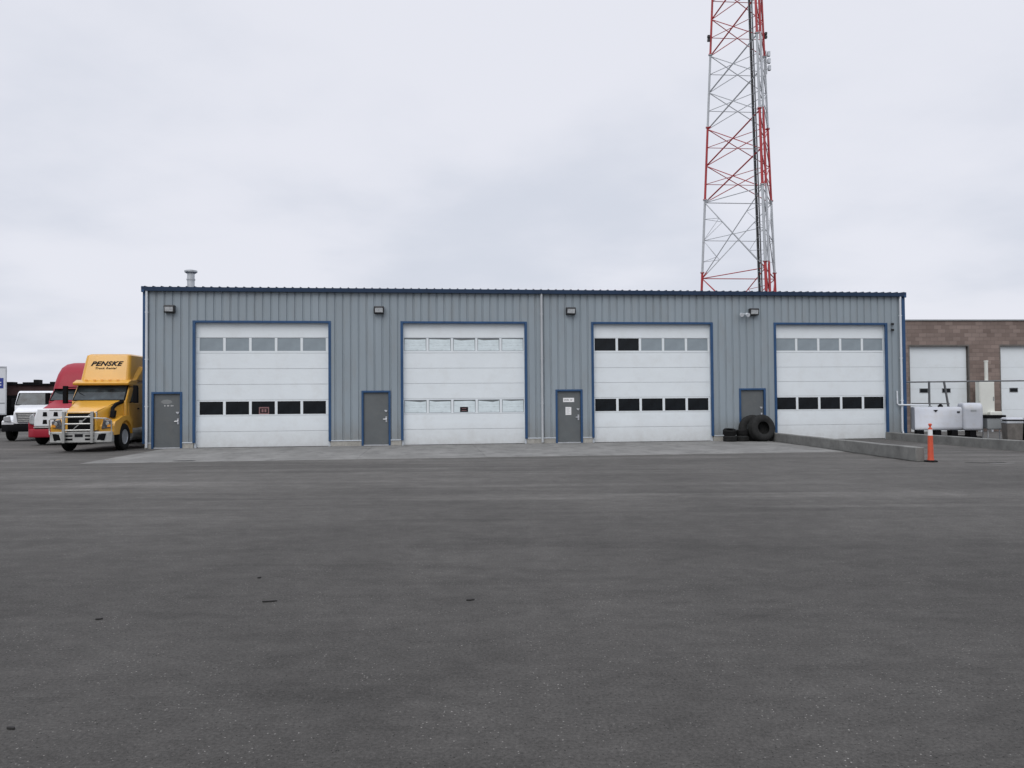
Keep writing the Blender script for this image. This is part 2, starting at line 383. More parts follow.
# roof sheet with upstanding ribs, eave gutter, corner trims
rf = MB(); prof = []
k = S0-.09
while k < S1-.2:
    prof += [(k,0),(k+.11,0),(k+.135,.06),(k+.175,.06),(k+.20,0)]; k += .305
vs = [(s, -.13, ZT+.125+h) for s, h in prof] + [(s, DEPTH+.1, ZT+.125+h+.64) for s, h in prof]
n = len(prof); rf.add(vs, [(i, i+1, n+i+1, n+i) for i in range(n-1)])
rf.build('roof', M['roofblue'], shop, smooth=False)
gu = MB(); gu.prism([(-.16,ZT+.15),(-.145,ZT-.005),(-.02,ZT-.005),(-.0,ZT+.02),(0,ZT+.11),(-.11,ZT+.12),(-.13,ZT+.15)], S0-.05, S1+.0, 'x')
gu.build('eave_gutter', M['gutter'], shop)
for sg, X in ((-1, S0), (1, S1)):
    c = MB(); a, b = (X-.035, X+.115) if sg < 0 else (X-.115, X+.035)
    c.prism([(a,-.04),(b,-.04),(b,.004),(X+.002*sg+(.03 if sg<0 else -.03),.004),(X+(.03 if sg<0 else -.03),.12),(a if sg<0 else b,.12)] if sg<0 else
            [(a,-.04),(b,-.04),(b,.12),(X-.03,.12),(X-.03,.004),(a,.004)], ZB-.03, ZT-.006, 'z')
    c.build('corner_trim', M['trim'], shop)
    r = MB(); r.add([(X-.06,-.15,ZT-.05),(X+.04,-.15,ZT-.05),(X+.04,DEPTH+.1,ZT+.59),(X-.06,DEPTH+.1,ZT+.59),
                     (X-.06,-.15,ZT+.17),(X+.04,-.15,ZT+.17),(X+.04,DEPTH+.1,ZT+.81),(X-.06,DEPTH+.1,ZT+.81)],
                    [(0,3,2,1),(4,5,6,7),(0,1,5,4),(1,2,6,5),(2,3,7,6),(3,0,4,7)])
    r.build('rake_trim', M['trim'], shop)

# overhead doors
DY = .15
def window_mb(glass_i):
    m = MB(); wd, ht, f = .89, .52, .008
    m.box(0, wd, 0, .03, 0, f, 0); m.box(0, wd, 0, .03, ht-f, ht, 0); m.box(0, f, 0, .03, f, ht-f, 0); m.box(wd-f, wd, 0, .03, f, ht-f, 0)
    m.box(f, wd-f, .014, .024, f, ht-f, 1)
    return m
wproto = {}
def paper_window(parent, x, z):
    m = MB(); wd, ht, f = .89, .52, .008
    m.box(0, wd, 0, .03, 0, f, 0); m.box(0, wd, 0, .03, ht-f, ht, 0); m.box(0, f, 0, .03, f, ht-f, 0); m.box(wd-f, wd, 0, .03, f, ht-f, 0)
    m.box(f, wd-f, .020, .026, f, ht-f, 1)
    a, b, c = random.uniform(.02,.06), random.uniform(.02,.06), random.uniform(.035,.16)
    m.prism([(f+.012,f+.01),(wd-f-.012,f+.01),(wd-f-.02,ht-f-b),(wd*.5+random.uniform(-.25,.25),ht-f-c*.6),(f+.02,ht-f-a)], .014, .0195, 'y', 2)
    o = m.build('window', [M['seal'], M['gasket'], M['glass_paper']], parent, smooth=False); o.location = (x, 0, z); return o
def window(kind, parent, x, z):
    if kind == 'paper': return paper_window(parent, x, z)
    gm = {'dark': M['glass_dark'], 'frost': M['glass_frost'], 'paper': M['glass_paper']}[kind]
    if kind not in wproto:
        wproto[kind] = window_mb(0).build('window', [M['door_white'], gm], parent); o = wproto[kind]
    else:
        o = wproto[kind].copy(); col.objects.link(o); o.parent = parent
    o.location = (x, 0, z); return o
GL = [(['frost']*5, ['dark']*5), (['paper']*5, ['paper']*5), (['dark','dark','frost','frost','frost'], ['dark']*5), (['frost']*5, ['dark']*5)]
DLAB = ['white overhead door with a small red sign in a lower window', 'white overhead door with papered-over pale windows',
        'white overhead door with two dark panes in its upper window row', 'white overhead door behind the concrete curb, nearest the block building']
SEC = 4.86/8
for bi, (a, b) in enumerate(BAYS):
    d = bpy.data.objects.new('overhead_door', None); col.objects.link(d); d.parent = shop; d.location = (0, DY, 0); tag(d, DLAB[bi])
    x0, x1 = a+.07, b-.07
    W5 = 5*.89+4*.085; wx = (a+b)/2 - W5/2
    sl = MB()
    for k in range(8):
        z0, z1 = .015+k*SEC+.005, .015+(k+1)*SEC-.005
        if k in (2, 6):
            zw = 1.27 if k == 2 else 3.74
            z0w, z1w = zw, zw+.52
            sl.box(x0, x1, 0, .045, z0, z0w); sl.box(x0, x1, 0, .045, z1w, z1)
            e = [x0] + [q for i in range(5) for q in (wx+i*.975, wx+i*.975+.89)] + [x1]
            for i in range(0, 12, 2): sl.box(e[i], e[i+1], 0, .045, z0w, z1w)
        else: sl.box(x0, x1, 0, .045, z0, z1)
    sl.build('panel', M['door_white'], d, bevel=.006, seg=1)
    MB().box(x0, x1, .046, .06, 0, 4.9).build('backing', M['galv'], d)
    MB().box(x0, x1, -.004, .05, -.02, .014).build('bottom_seal', M['black'], d)
    for row, zz in ((0, 3.74), (1, 1.27)):
        for i in range(5): window(GL[bi][row][i], d, wx+i*.975, zz)
    fr = MB()
    fr.box(a, a+.10, -.03, .06, ZB-.02, OT); fr.box(b-.10, b, -.03, .06, ZB-.02, OT); fr.box(a+.10, b-.10, -.03, .06, OT-.085, OT)
    fr.build('door_frame', M['trim'], shop, bevel=.006, seg=1)
    js = MB(); js.box(a+.03, a+.105, .0605, DY-.004, 0, OT-.06); js.box(b-.105, b-.03, .0605, DY-.004, 0, OT-.06); js.box(a+.106, b-.106, .0605, DY-.004, OT-.115, OT-.04)
    js.build('jamb', M['seal'], shop)
    if bi == 0:
        s = MB(); s.box(-.19,.19,-.004,.002,-.14,.14,0); s.box(-.15,.15,-.006,-.0041,-.10,.09,1); s.box(-.09,-.02,-.008,-.0061,-.06,.06,0); s.box(.02,.09,-.008,-.0061,-.06,.06,0)
        o = s.build('window_sign', [M['red_sign'], M['ink']], d); o.location = (-9.70, .012, 1.42); tag(o, 'small red-edged dark sign in the middle lower window')
    if bi == 1:
        s = MB(); s.box(-.16,.16,-.004,.002,-.10,.10,0); s.box(-.09,.09,-.006,-.0041,.03,.05,1); s.box(-.10,.10,-.006,-.0041,-.05,-.03,1)
        o = s.build('window_sign', [M['ink'], M['red_sign']], d); o.location = (-1.92, .012, 1.40); tag(o, 'small black sign in the middle lower window')

# grey entry doors
def letters(m, x0, x1, z, h, n, mi, y):
    wv = (x1-x0)/n
    for i in range(n):
        a = x0+i*wv+wv*.12; b = x0+(i+1)*wv-wv*.12; t = wv*.2
        m.box(a, a+t, y-.001, y, z, z+h, mi)
        if i % 3 != 1: m.box(b-t, b, y-.001, y, z, z+h*(.55 if i%2 else 1), mi)
        m.box(a+t, b-t, y-.001, y, z+h*(.8 if i%2 else .4), z+h*(1. if i%2 else .6), mi)
for i, (a, b) in enumerate(MANS):
    d = MB().box(a+.085, b-.085, .05, .095, .06, MT-.08).build('entry_door', M['entry'], shop, bevel=.004, seg=1)
    tag(d, ['grey entry door with a faded oval decal, left of the first overhead door', 'plain grey entry door left of the papered overhead door',
            'grey entry door with a white nameplate and paper notice', 'grey entry door with large tyres leaning on it'][i])
    MB().box(a, a+.08, -.028, .10, .0, MT).box(b-.08, b, -.028, .10, .0, MT).box(a+.08, b-.08, -.028, .10, MT-.075, MT).build('door_frame', M['trim'], shop, bevel=.005, seg=1)
    MB().box(a+.081, b-.081, .0, .12, -.02, .05).build('threshold', M['galv'], shop)
    hx = b-.085-.085
    h = MB(); h.box(hx-.03, hx+.03, .035, .0499, .93, 1.15); h.tube([(hx,.049,1.05),(hx,-.01,1.05)], .014); h.tube([(hx+.015,-.01,1.05),(hx-.12,-.012,1.045)], .013)
    h.build('handle', M['steel'], d)
    h = MB(); h.prism([(hx-.075,1.40),(hx+.045,1.40),(hx+.03,1.34),(hx-.0,1.31),(hx-.05,1.34)], .025, .0499, 'y'); h.build('deadbolt', M['steel'], d, bevel=.004)
    if i == 0:
        m = MB(); n = 24; cx, cz = -13.30, 1.79
        m.add([(cx+.20*math.cos(2*math.pi*k/n)*(1+.12*math.sin(3.1*k)), .0485, cz+.085*math.sin(2*math.pi*k/n)*(1+.1*math.cos(2.3*k))) for k in range(n)], [tuple(range(n))])
        tag(m.build('decal', M['faded'], d, smooth=False), 'faded oval decal')
        m = MB()
        for (x0, x1, q) in ((-13.39,-13.34,1), (-13.28,-13.19,2), (-13.15,-13.05,3)): letters(m, x0, x1, 1.615, .045, q, 0, .0485)
        m.build('lettering', M['paper'], d, smooth=False)
    if i == 2:
        m = MB(); m.box(2.08, 2.53, .042, .0499, 1.66, 1.83, 0); letters(m, 2.12, 2.34, 1.715, .06, 5, 1, .0415); letters(m, 2.37, 2.48, 1.715, .05, 2, 1, .0415)
        m.build('nameplate', [M['paper'], M['ink']], d)
        m = MB(); m.box(2.175, 2.41, .045, .0499, 1.14, 1.46, 0)
        for k in range(7): m.box(2.21, 2.37-.03*(k%3), .0435, .0445, 1.40-k*.035, 1.407-k*.035, 1)
        m.build('paper_notice', [M['paper'], M['greymetal']], d)

# downspouts
for s in (-14.0, 1.21, 16.60):
    m = MB(); m.tube([(s,-.09,ZT+.0),(s,-.075,5.86),(s,-.075,.42),(s,-.08,.30),(s,-.16,.16) if s > 10 else (s,-.085,.05)], .046, 10)
    for z in (1.6, 3.4, 5.2): m.box(s-.06, s+.06, -.1, -.02, z, z+.03)
    m.build('downspout', M['spout'] if abs(s) < 5 else M['pipe_white'], shop)
# wall lamps
def lamp(s, z):
    m = MB(); m.prism([(-.0,.15),(-.20,.15),(-.22,.11),(-.17,-.12),(-.14,-.14),(0,-.14)], s-.19, s+.19, 'x')
    o = m.build('wall_light', M['lamp_black'], shop, bevel=.012); o.location = (0, -.004, z)
    l = MB(); l.add([(s-.15,-.226,.08),(s+.15,-.226,.08),(s+.15,-.186,-.09),(s-.15,-.186,-.09),(s-.15,-.19,.08),(s+.15,-.19,.08),(s+.15,-.16,-.09),(s-.15,-.16,-.09)],
                    [(0,1,2,3),(7,6,5,4),(0,4,5,1),(1,5,6,2),(2,6,7,3),(3,7,4,0)]); l.build('lens', M['lens'], o, smooth=False)
    return o
for s in (-13.15, -5.25, 2.40, 10.10): lamp(s, 5.33)
m = MB(); m.box(9.60,9.70,-.06,-.004,5.18,5.28)
for dx in (-.10, .13):
    m.tube([(9.65,-.05,5.24),(9.65+dx,-.14,5.25)], .018); m.tube([(9.65+dx,-.10,5.25),(9.65+dx*1.2,-.26,5.19)], .05, 12, r2=.085)
m.build('floodlight', M['pipe_white'], shop)
for z in (4.87, 4.62):
    m = MB(); m.box(16.22,16.30,-.05,-.004,z-.04,z+.04); m.tube([(16.26,-.04,z),(16.20,-.17,z-.03)], .045, 10); m.build('camera_eye', M['lamp_black'], shop)
# roof vent with cap
m = MB(); m.tube([(-12.56,.55,6.1),(-12.56,.55,6.86)], .14, 16); m.lathe([(6.80,.15),(6.86,.24),(6.92,.24),(6.97,.05),(6.95,.0),(6.80,.0)], 'z', 18, (-12.56,.55,0)); m.tube([(-12.56,.55,6.55),(-12.56,.55,6.60)], .165, 16)
m.build('roof_vent', M['galv'], shop)
# white conduit off the right end of the front wall
m = MB(); m.tube([(16.40,-.05,2.02),(16.40,-.06,1.48),(16.44,-.08,1.43),(17.35,-.75,1.41)], .03, 8); m.build('conduit', M['pipe_white'], shop)
# rubble block at the foot of the right jamb
m = MB(); m.box(16.08,16.3,-.2,-.03,0,.16); m.build('base_block', M['black'], shop, bevel=.02)

# ------------------------------------------------------------------ low concrete walls along the end bay's drive
def low_wall(x0, y0, x1, y1, t, h0, h1, label):
    dx, dy = x1-x0, y1-y0; L = math.hypot(dx, dy); nx, ny = -dy/L, dx/L     # thickness to the right-hand side
    m = MB(); n = 12; secs = []
    for i in range(n+1):
        f = i/n; h = h0+(h1-h0)*f + random.uniform(-.006,.006); X, Y = x0+dx*f, y0+dy*f
        a = (X, Y); b = (X+nx*t, Y+ny*t)
        secs.append([(a[0],a[1],-.1),(b[0],b[1],-.1),(b[0],b[1],h),(a[0],a[1],h)])
    m.loft(secs); o = m.build('low_concrete_wall', M['curb'], bevel=.02)
    tag(o, label, 'low wall'); return o
low_wall(10.58, 31.95, 10.80, 20.75, .24, .34, .375, 'low concrete wall running out from beside the big tyres to the orange post')
low_wall(15.66, 32.5, 16.2, 19.6, .24, .29, .36, 'low concrete wall in front of the white tank')

# open joint where the asphalt meets the longer wall
jt = MB(); n = 40
for k in range(n):
    f0, f1 = k/n, (k+1)/n; w0, w1 = random.uniform(.02,.07), random.uniform(.02,.07)
    jt.add([(10.57+.22*f0, 31.4-10.66*f0, .018), (10.57+.22*f1, 31.4-10.66*f1, .018), (10.57+.22*f1-w1, 31.4-10.66*f1, .018), (10.57+.22*f0-w0, 31.4-10.66*f0, .018)], [(0,1,2,3)])
jt.add([(10.76,20.735,.006),(11.05,20.735,.006),(11.05,20.67,.006),(10.76,20.66,.006)], [(0,1,2,3)])
tag(jt.build('asphalt_crack', M['chassis'], smooth=False), kind='structure')

# ------------------------------------------------------------------ tyres
def tyre_mb(Ro, Ri, wd, axis='z'):
    h = wd/2; m = MB()
    prof = [(-h*.80,Ri),(-h,Ri+(Ro-Ri)*.30),(-h*1.02,Ri+(Ro-Ri)*.62),(-h*.90,Ro-.035),(-h*.62,Ro)]
    for f in (-.45,-.15,.15,.45): prof += [(h*(f-.06),Ro),(h*(f-.05),Ro-.012),(h*(f+.05),Ro-.012),(h*(f+.06),Ro)]
    prof += [(h*.62,Ro),(h*.90,Ro-.035),(h*1.02,Ri+(Ro-Ri)*.62),(h,Ri+(Ro-Ri)*.30),(h*.80,Ri),(h*.55,Ri+.03),(h*.5,Ri+(Ro-Ri)*.6),(-h*.5,Ri+(Ro-Ri)*.6),(-h*.55,Ri+.03)]
    return m.lathe(prof, axis, 36)
def tyre(label, s, n, z, Ro, Ri, wd, tilt=0., yaw=0., mat='rubber_dusty', lay=False, group=None):
    o = tyre_mb(Ro, Ri, wd, 'y').build('tyre', M[mat], ang=50)
    p = BW(s, n, z)
    if lay: o.matrix_world = Matrix.Translation(p) @ Matrix.Rotation(R(90)+tilt, 4, 'X') @ Matrix.Rotation(yaw, 4, 'Y')
    else: o.matrix_world = Matrix.Translation(p) @ Matrix.Rotation(BA+yaw, 4, 'Z') @ Matrix.Rotation(tilt, 4, 'X')
    tag(o, label, 'tyre', group)
    return o
gt = 'used tyres piled against the workshop wall'
tyre('large used tyre leaning in front with its open hub facing the yard', 10.06, .78, .54, .545, .26, .40, R(-9), R(10), group=gt)
tyre('large used tyre leaning half hidden behind the front one, against the grey door', 9.86, .36, .53, .54, .26, .32, R(-8), R(-10), group=gt)
tyre('small tyre lying at the bottom of the left stack', 8.80, .62, .125, .28, .17, .25, 0, 0, lay=True, group=gt)
tyre('small dark tyre tilted on top of the left stack', 8.79, .60, .385, .27, .17, .25, R(9), .5, 'rubber', True, gt)
tyre('small tyre lying at the bottom of the stack next to the large tyres', 9.33, .58, .12, .27, .17, .24, 0, .3, lay=True, group=gt)
tyre('small dark tyre on top of the stack next to the large tyres', 9.35, .55, .36, .265, .17, .23, R(-7), .9, 'rubber', True, gt)

# ------------------------------------------------------------------ orange delineator post
d = thing('delineator_post', 'tall orange delineator post with white collar on a black rubber base', 'traffic post', (11.12,20.6,0))
m = MB(); m.lathe([(0,0),(0,.17),(.03,.175),(.045,.15),(.05,0)], 'z', 8); m.build('base', M['rubber'], d, bevel=.006)
m = MB(); m.lathe([(.05,0),(.05,.085),(.10,.075),(.70,.062),(.70,0)], 'z', 20); m.build('post', M['orange'], d)
m = MB(); m.lathe([(.701,0),(.701,.060),(.86,.056),(.86,0)], 'z', 20); m.build('collar', M['reflect'], d)
m = MB(); m.lathe([(.861,0),(.861,.052),(.90,.045),(.915,.022),(.955,.022),(.965,.04),(1.0,.045),(1.02,.03),(1.025,0)], 'z', 20); m.build('cap', M['orange'], d)

# ------------------------------------------------------------------ brown block building
bA = BA*.62
cm = thing('block_building', 'brown concrete block building with white overhead doors behind the white tank', 'building', (20.0,39.0,0), bA)
m = MB(); H = 5.62; DD = [(0.10,3.18,4.33),(4.90,7.98,4.33),(9.7,12.78,4.33)]
cur = -2.
for a, b, t in DD: m.box(cur, a, 0, .35, 0, H); m.box(a, b, 0, .35, t, H); cur = b
m.box(cur, 16, 0, .35, 0, H); m.box(-2, -1.65, .351, 14, 0, H); m.box(15.65, 16, .351, 14, 0, H); m.box(-1.649, 15.649, 13.65, 14, 0, H)
m.build('wall', M['block'], cm, smooth=False)
MB().box(-2.05, 16.05, -.05, 14.05, H+.002, H+.07).build('roof', M['greymetal'], cm, bevel=.01)
for i, (a, b, t) in enumerate(DD):
    p = MB()
    for k in range(4): p.box(a, b, .16, .20, .01+k*(t/4)+.002, .01+(k+1)*(t/4)-.002)
    q = p.build('overhead_door', M['door_white'], cm, bevel=.004, seg=1)
    for x in (a+.57, a+1.76) if i == 0 else (a+.55, a+1.8):
        wv = MB(); wv.box(x, x+.46, .148, .1595, 1.97, 2.21, 0); wv.box(x+.03, x+.43, .143, .149, 2.0, 2.18, 1); wv.build('window', [M['greymetal'], M['glass_dark']], q)
    MB().box(a-.05, a, -.006, .2, 0, t).box(b, b+.07, -.006, .2, 0, t).box(a-.05, b+.07, -.008, .2, t+.001, t+.08).build('door_frame', M['bin'], cm)

# utility cabinet in front of the pier between the block building's doors
u = thing('utility_cabinet', 'tall cream electrical cabinet with conduit rising against the brown block wall', 'electrical cabinet', (23.68,38.9,0), bA)
MB().box(-.39, .39, -.32, 0, .85, 2.52).build('cabinet_box', M['cabinet'], u, bevel=.015)
MB().box(-.36, .36, -.336, -.321, .90, 2.47).build('door', M['cabinet'], u, bevel=.006)
MB().box(.30, .34, -.36, -.337, 1.55, 1.75).build('latch', M['greymetal'], u)
MB().tube([(.12,-.12,2.52),(.12,-.12,3.55)], .085, 12).lathe([(3.5,.0),(3.5,.10),(3.58,.10),(3.58,0)], 'z', 12, (.12,-.12,0)).build('conduit', M['cabinet'], u)
MB().box(.0, .62, -.55, -.05, .55, 1.02).build('meter_box', M['cabinet'], u, bevel=.04)
for x, h in ((-.33,.849),(.25,.549)): MB().box(x, x+.1, -.25, -.06, 0, h).build('leg', M['galv'], u)

# pipe rail fence with a leaning post
pf = thing('pipe_fence', 'grey pipe rail fence with a leaning post behind the white tank', 'fence', (0,0,0))
FY = 33.2
m = MB(); m.tube([(16.9,FY+.1,2.40),(22.7,FY+.25,2.43)], .03, 8); m.tube([(22.7,FY+.25,2.43),(28.5,FY+.5,2.50)], .03, 8); m.build('top_rail', M['rail'], pf)
MB().tube([(17.2,FY+.1,1.48),(18.85,FY+.14,1.46)], .025, 8).build('lower_rail', M['rail'], pf)
for (xb, xt) in ((18.02,17.98), (19.05,18.62), (22.7,22.7), (28.2,28.2)):
    z1 = 2.44; MB().tube([(xb,FY+.2,0),(xt,FY+.12,z1)], .045, 10).build('post', M['rail'], pf)

# white fuel tank
tk = thing('fuel_tank', 'white box-shaped fuel tank on a dark skid behind the low wall', 'fuel tank', (16.64,32.0,0), R(-20))
ZK = .40
MB().loft([[(x, v, z) for v, z in rrect(.55,.86,.55,.48,.16)] for x in (0,.02,1.74)]).build('tank_body', M['tank'], tk, bevel=.02)
MB().prism([(-.10,ZK-.02),(-.10,1.34),(.06,1.50),(1.05,1.50),(1.05,ZK-.02)], 1.735, 2.46, 'x').build('pump_housing', M['tank'], tk, bevel=.16, seg=5)
sk = MB()
for x in (.12, .75, 1.35, 2.0): sk.box(x, x+.22, .0, 1.05, .14, ZK-.021)
sk.box(.03, 2.42, -.02, .16, 0, .141); sk.box(.03, 2.42, .9, 1.08, 0, .141); sk.build('skid', M['black'], tk)
MB().lathe([(1.33,0),(1.33,.10),(1.40,.10),(1.42,.06),(1.45,.05),(1.45,0)], 'z', 14, (1.0,.3,0)).build('filler_cap', M['black'], tk)
MB().lathe([(1.33,0),(1.33,.07),(1.38,.07),(1.38,0)], 'z', 14, (.62,.25,0)).build('vent_cap', M['greymetal'], tk)
MB().prism([(.70,1.22),(.86,1.22),(.78,1.13)], -.024, -.004, 'y').build('hazard_label', M['ink'], tk)
MB().box(1.55,1.65,-.024,-.004,1.10,1.16).build('label_plate', M['ink'], tk)
MB().box(2.02,2.22,-.112,-.1005,1.16,1.22).build('nameplate', M['greymetal'], tk)

# work bench, bin and drum by the tank
wb = thing('work_bench', 'grey steel work bench with a black top between the tank and the bin', 'bench', (19.50,31.35,0), R(-8))
MB().box(-.36,.36,-.26,.26,.88,1.0).build('top', M['black'], wb, bevel=.015)
MB().box(-.33,.33,-.22,.24,.45,.879).build('cabinet_body', M['greymetal'], wb, bevel=.01)
for x in (-.33,.295):
    for y in (-.22,.20): MB().box(x,x+.035,y,y+.035,0,.449).build('leg', M['galv'], wb)
MB().box(-.34,.34,-.25,-.221,.42,.46).build('rail', M['rail'], wb)
bn = thing('square_bin', 'weathered dark square bin with a pale lid beside the work bench', 'bin', (19.60,30.35,0), R(-14)); bn.scale = (.68,.8,1)
m = MB(); m.loft([sec_z(.05,.38,-.36,.36,.04), sec_z(.70,.42,-.40,.40,.04)]); m.build('body', M['bin'], bn, bevel=.01)
MB().loft([sec_z(.70,.435,-.415,.415,.04), sec_z(.78,.435,-.415,.415,.04)]).build('band', M['galv'], bn)
MB().loft([sec_z(.781,.38,-.36,.36,.04), sec_z(.83,.38,-.36,.36,.04)]).build('neck', M['black'], bn)
MB().loft([sec_z(.831,.45,-.42,.42,.05), sec_z(.87,.45,-.42,.42,.05), sec_z(.92,.36,-.34,.34,.05)]).build('lid', M['tank'], bn, bevel=.01)
MB().box(-.34,-.24,-.3,.3,0,.049).box(.24,.34,-.3,.3,0,.049).build('runner', M['black'], bn)
pl = thing('steel_drum', 'dark steel drum cut by the frame beside the square bin', 'drum', (20.50,30.65,0))
m = MB(); m.lathe([(0,0),(0,.29),(.02,.30),(.26,.285),(.28,.30),(.30,.285),(.54,.285),(.56,.30),(.58,.285),(.84,.285),(.86,.30),(.87,.28),(.85,.27),(.85,0)], 'z', 28); m.build('body', M['black'], pl)
MB().lathe([(.851,0),(.851,.26),(.875,.26),(.875,0)], 'z', 24).build('lid', M['greymetal'], pl)

# ------------------------------------------------------------------ lattice tower
tw = thing('lattice_tower', 'tall red and white steel lattice radio tower rising behind the workshop', 'radio tower', (19.6,64,0))
PH = [R(155), R(-85), R(35)]
def rad(z): return 4.30 - .050*z
def leg_pt(k, z):
    r = rad(z); return Vector((r*math.cos(PH[k]) + .012*z*0, r*math.sin(PH[k]), z))
TOP = 54
for k in range(3):
    m = MB(); m.tube([leg_pt(k, z) for z in (0, 18, 36, TOP)], .105 if k != 1 else .12, 10, r2=.08)
    for z in range(1, 9): m.tube([leg_pt(k, z*6.18+.14), leg_pt(k, z*6.18+.26)], .17, 10)
    m.build('leg', M['tower'], tw)
lv = [0,6,12.05,18.5] + [18.5+3.12*i for i in range(1, 12)]
for a, b in ((0,1),(1,2),(2,0)):
    m = MB()
    for i in range(len(lv)-1):
        z0, z1 = lv[i], lv[i+1]; big = (z1-z0) > 4
        rr = .042 if big else .038
        m.tube([leg_pt(a,z0), leg_pt(b,z1)], .062 if (a == 0 and not big) else rr, 5); m.tube([leg_pt(b,z0), leg_pt(a,z1)], rr, 5)
        zm = (z0+z1)/2
        m.tube([leg_pt(a,zm), leg_pt(b,zm)], .03, 5)
        if big:
            m.tube([leg_pt(a,z0), leg_pt(b,z0)], .04, 5)
            for (p, q) in ((a,b),(b,a)):
                A0, A1 = leg_pt(p,z0), leg_pt(p,z1); B0, B1 = leg_pt(q,z0), leg_pt(q,z1)
                for (s0, s1, zz) in ((A0,B1,z0+1.4),(A1,B0,z1-1.4)):
                    d_ = s0.lerp(s1, .25); m.tube([leg_pt(p,zz), d_], .022, 4); m.tube([leg_pt(p,zm), d_], .022, 4)
    if True: m.tube([leg_pt(a,18.5), leg_pt(b,18.5)], .04, 5)
    m.build('bracing', M['tower'], tw)
def inner(z, off, dy=0.):
    p = leg_pt(1, z); c = Vector((0,0,z)); d_ = (leg_pt(0,z)-p).normalized(); return p + d_*off + Vector((0,dy,0))
m = MB()
for off in (.42,.52,.62,.72): m.tube([inner(z,off,.08*math.sin(off*40)) for z in (0,18,36,TOP)], .045, 6)
m.build('cable_bundle', M['cable'], tw)
m = MB()
for off in (.36,.78): m.tube([inner(z,off,-.1) for z in (0,18,36,TOP)], .022, 5)
z = 1.
while z < 44: m.tube([inner(z,.34,-.1), inner(z,.80,-.1)], .018, 4); z += .9
m.build('cable_ladder', M['galv'], tw)
m = MB()
for off, dy in ((-.38,.1),(-.75,.9),(-1.15,2.2)): m.tube([inner(z,off,dy) for z in (0,18,36,TOP)], .048, 7)
z = 1.5
while z < 44: m.tube([inner(z,-.46,.25), inner(z,0,.1)], .02, 4); z += 1.5
m.build('waveguide', M['tower'], tw)
m = MB(); m.tube([leg_pt(2,29.6)+Vector((.12,0,0)), leg_pt(2,31.6)+Vector((.15,0,0))], .05, 8)
for z in (30.0, 30.6, 31.2): m.tube([leg_pt(2,z), leg_pt(2,z)+Vector((.40,-.1,.05))], .04, 6); m.box(*(lambda p: (p.x+.22,p.x+.44,p.y-.25,p.y,p.z-.14,p.z+.26))(leg_pt(2,z)))
m.build('antenna', M['galv'], tw)
for k, z, sx in ((0,32.5,-1),(2,32.9,1)):
    p = leg_pt(k, z); m = MB(); m.box(p.x-.1+sx*.2, p.x+.1+sx*.2, p.y-.12, p.y+.12, p.z-.25, p.z-.05); m.box(p.x-.1+sx*.2, p.x+.1+sx*.2, p.y-.12, p.y+.12, p.z+.05, p.z+.25); m.tube([p+Vector((0,0,0)), p+Vector((sx*.2,0,0))], .05, 6)
    m.build('obstruction_light', M['lamp_black'], tw)

# ------------------------------------------------------------------ trucks
def wheel_proto(Ro=.51, wd=.28):
    t = tyre_mb(Ro, .29, wd, 'x').build('wheel', M['rubber'], ang=50)
    r = MB(); r.lathe([(-.10,0),(-.10,.285),(-wd*.42,.285),(-wd*.42,.262),(-.03,.245),(-.01,.14),(-.06,.12),(-.065,0)], 'x', 24); 
    r.build('rim', M['galv'], t); return t
WP = wheel_proto(); WP.location = (0,0,-50)
wheel_used = []
def wheel(root, x, y, side, wz=.51):
    if not wheel_used: o = WP; o.parent = root; wheel_used.append(1)
    else: o = copy_tree(WP, root)
    o.location = (x, y, wz); o.rotation_euler = (0, 0, 0 if side < 0 else math.pi); return o

def fender(root, sg, xin, xout, wy, wr, y0, y1, ztop, mat):
    arch = [(wy + wr*math.cos(R(t)), .50 + wr*math.sin(R(t))) for t in range(12, 170, 13)]
    poly = [(y0,.62),(y0-.03,.95),(y0+.10,ztop-.22),(wy-.3,ztop-.02),(wy+.25,ztop),(y1,ztop-.15),(y1,.62)] 
    poly = poly + [(a, b) for a, b in arch]
    m = MB(); a, b = (xin, xout) if sg > 0 else (-xout, -xin)
    m.prism(poly, a, b, 'x'); return m.build('fender', mat, root, bevel=.05, seg=3)

def cab(root, prof, hw, mat, taper=0.):
    m = MB(); m.prism(prof, -hw, hw, 'x'); return m.build('cab', mat, root, bevel=.07, seg=3)
def slant_panel(y0, z0, y1, z1, hw0, hw1, off, th=.02, x_off=0.):
    """flat slanting pane: bottom edge (y0,z0), top edge (y1,z1), pushed out along its normal"""
    d = Vector((0,y1-y0,z1-z0)).normalized(); nrm = Vector((0,-d.z,d.y))
    b = []
    for o in (off, off-th):
        for (x, y, z) in ((-hw0,y0,z0),(hw0,y0,z0),(hw1,y1,z1),(-hw1,y1,z1)): b.append(Vector((x+x_off,y,z)) + nrm*o)
    return MB().add(b, [(0,1,2,3),(7,6,5,4),(0,4,5,1),(1,5,6,2),(2,6,7,3),(3,7,4,0)])
def mirrors(root, x, y, z0, z1):
    for sg in (-1, 1):
        m = MB(); m.box(sg*x-.075, sg*x+.075, y, y+.16, z0, z1); m.tube([(sg*x,y+.1,z1-.06),(sg*(x-.35),y+.3,z1-.04)], .022); m.tube([(sg*x,y+.1,z0+.06),(sg*(x-.35),y+.3,z0+.02)], .022)
        m.build('mirror', M['black'], root, bevel=.03)
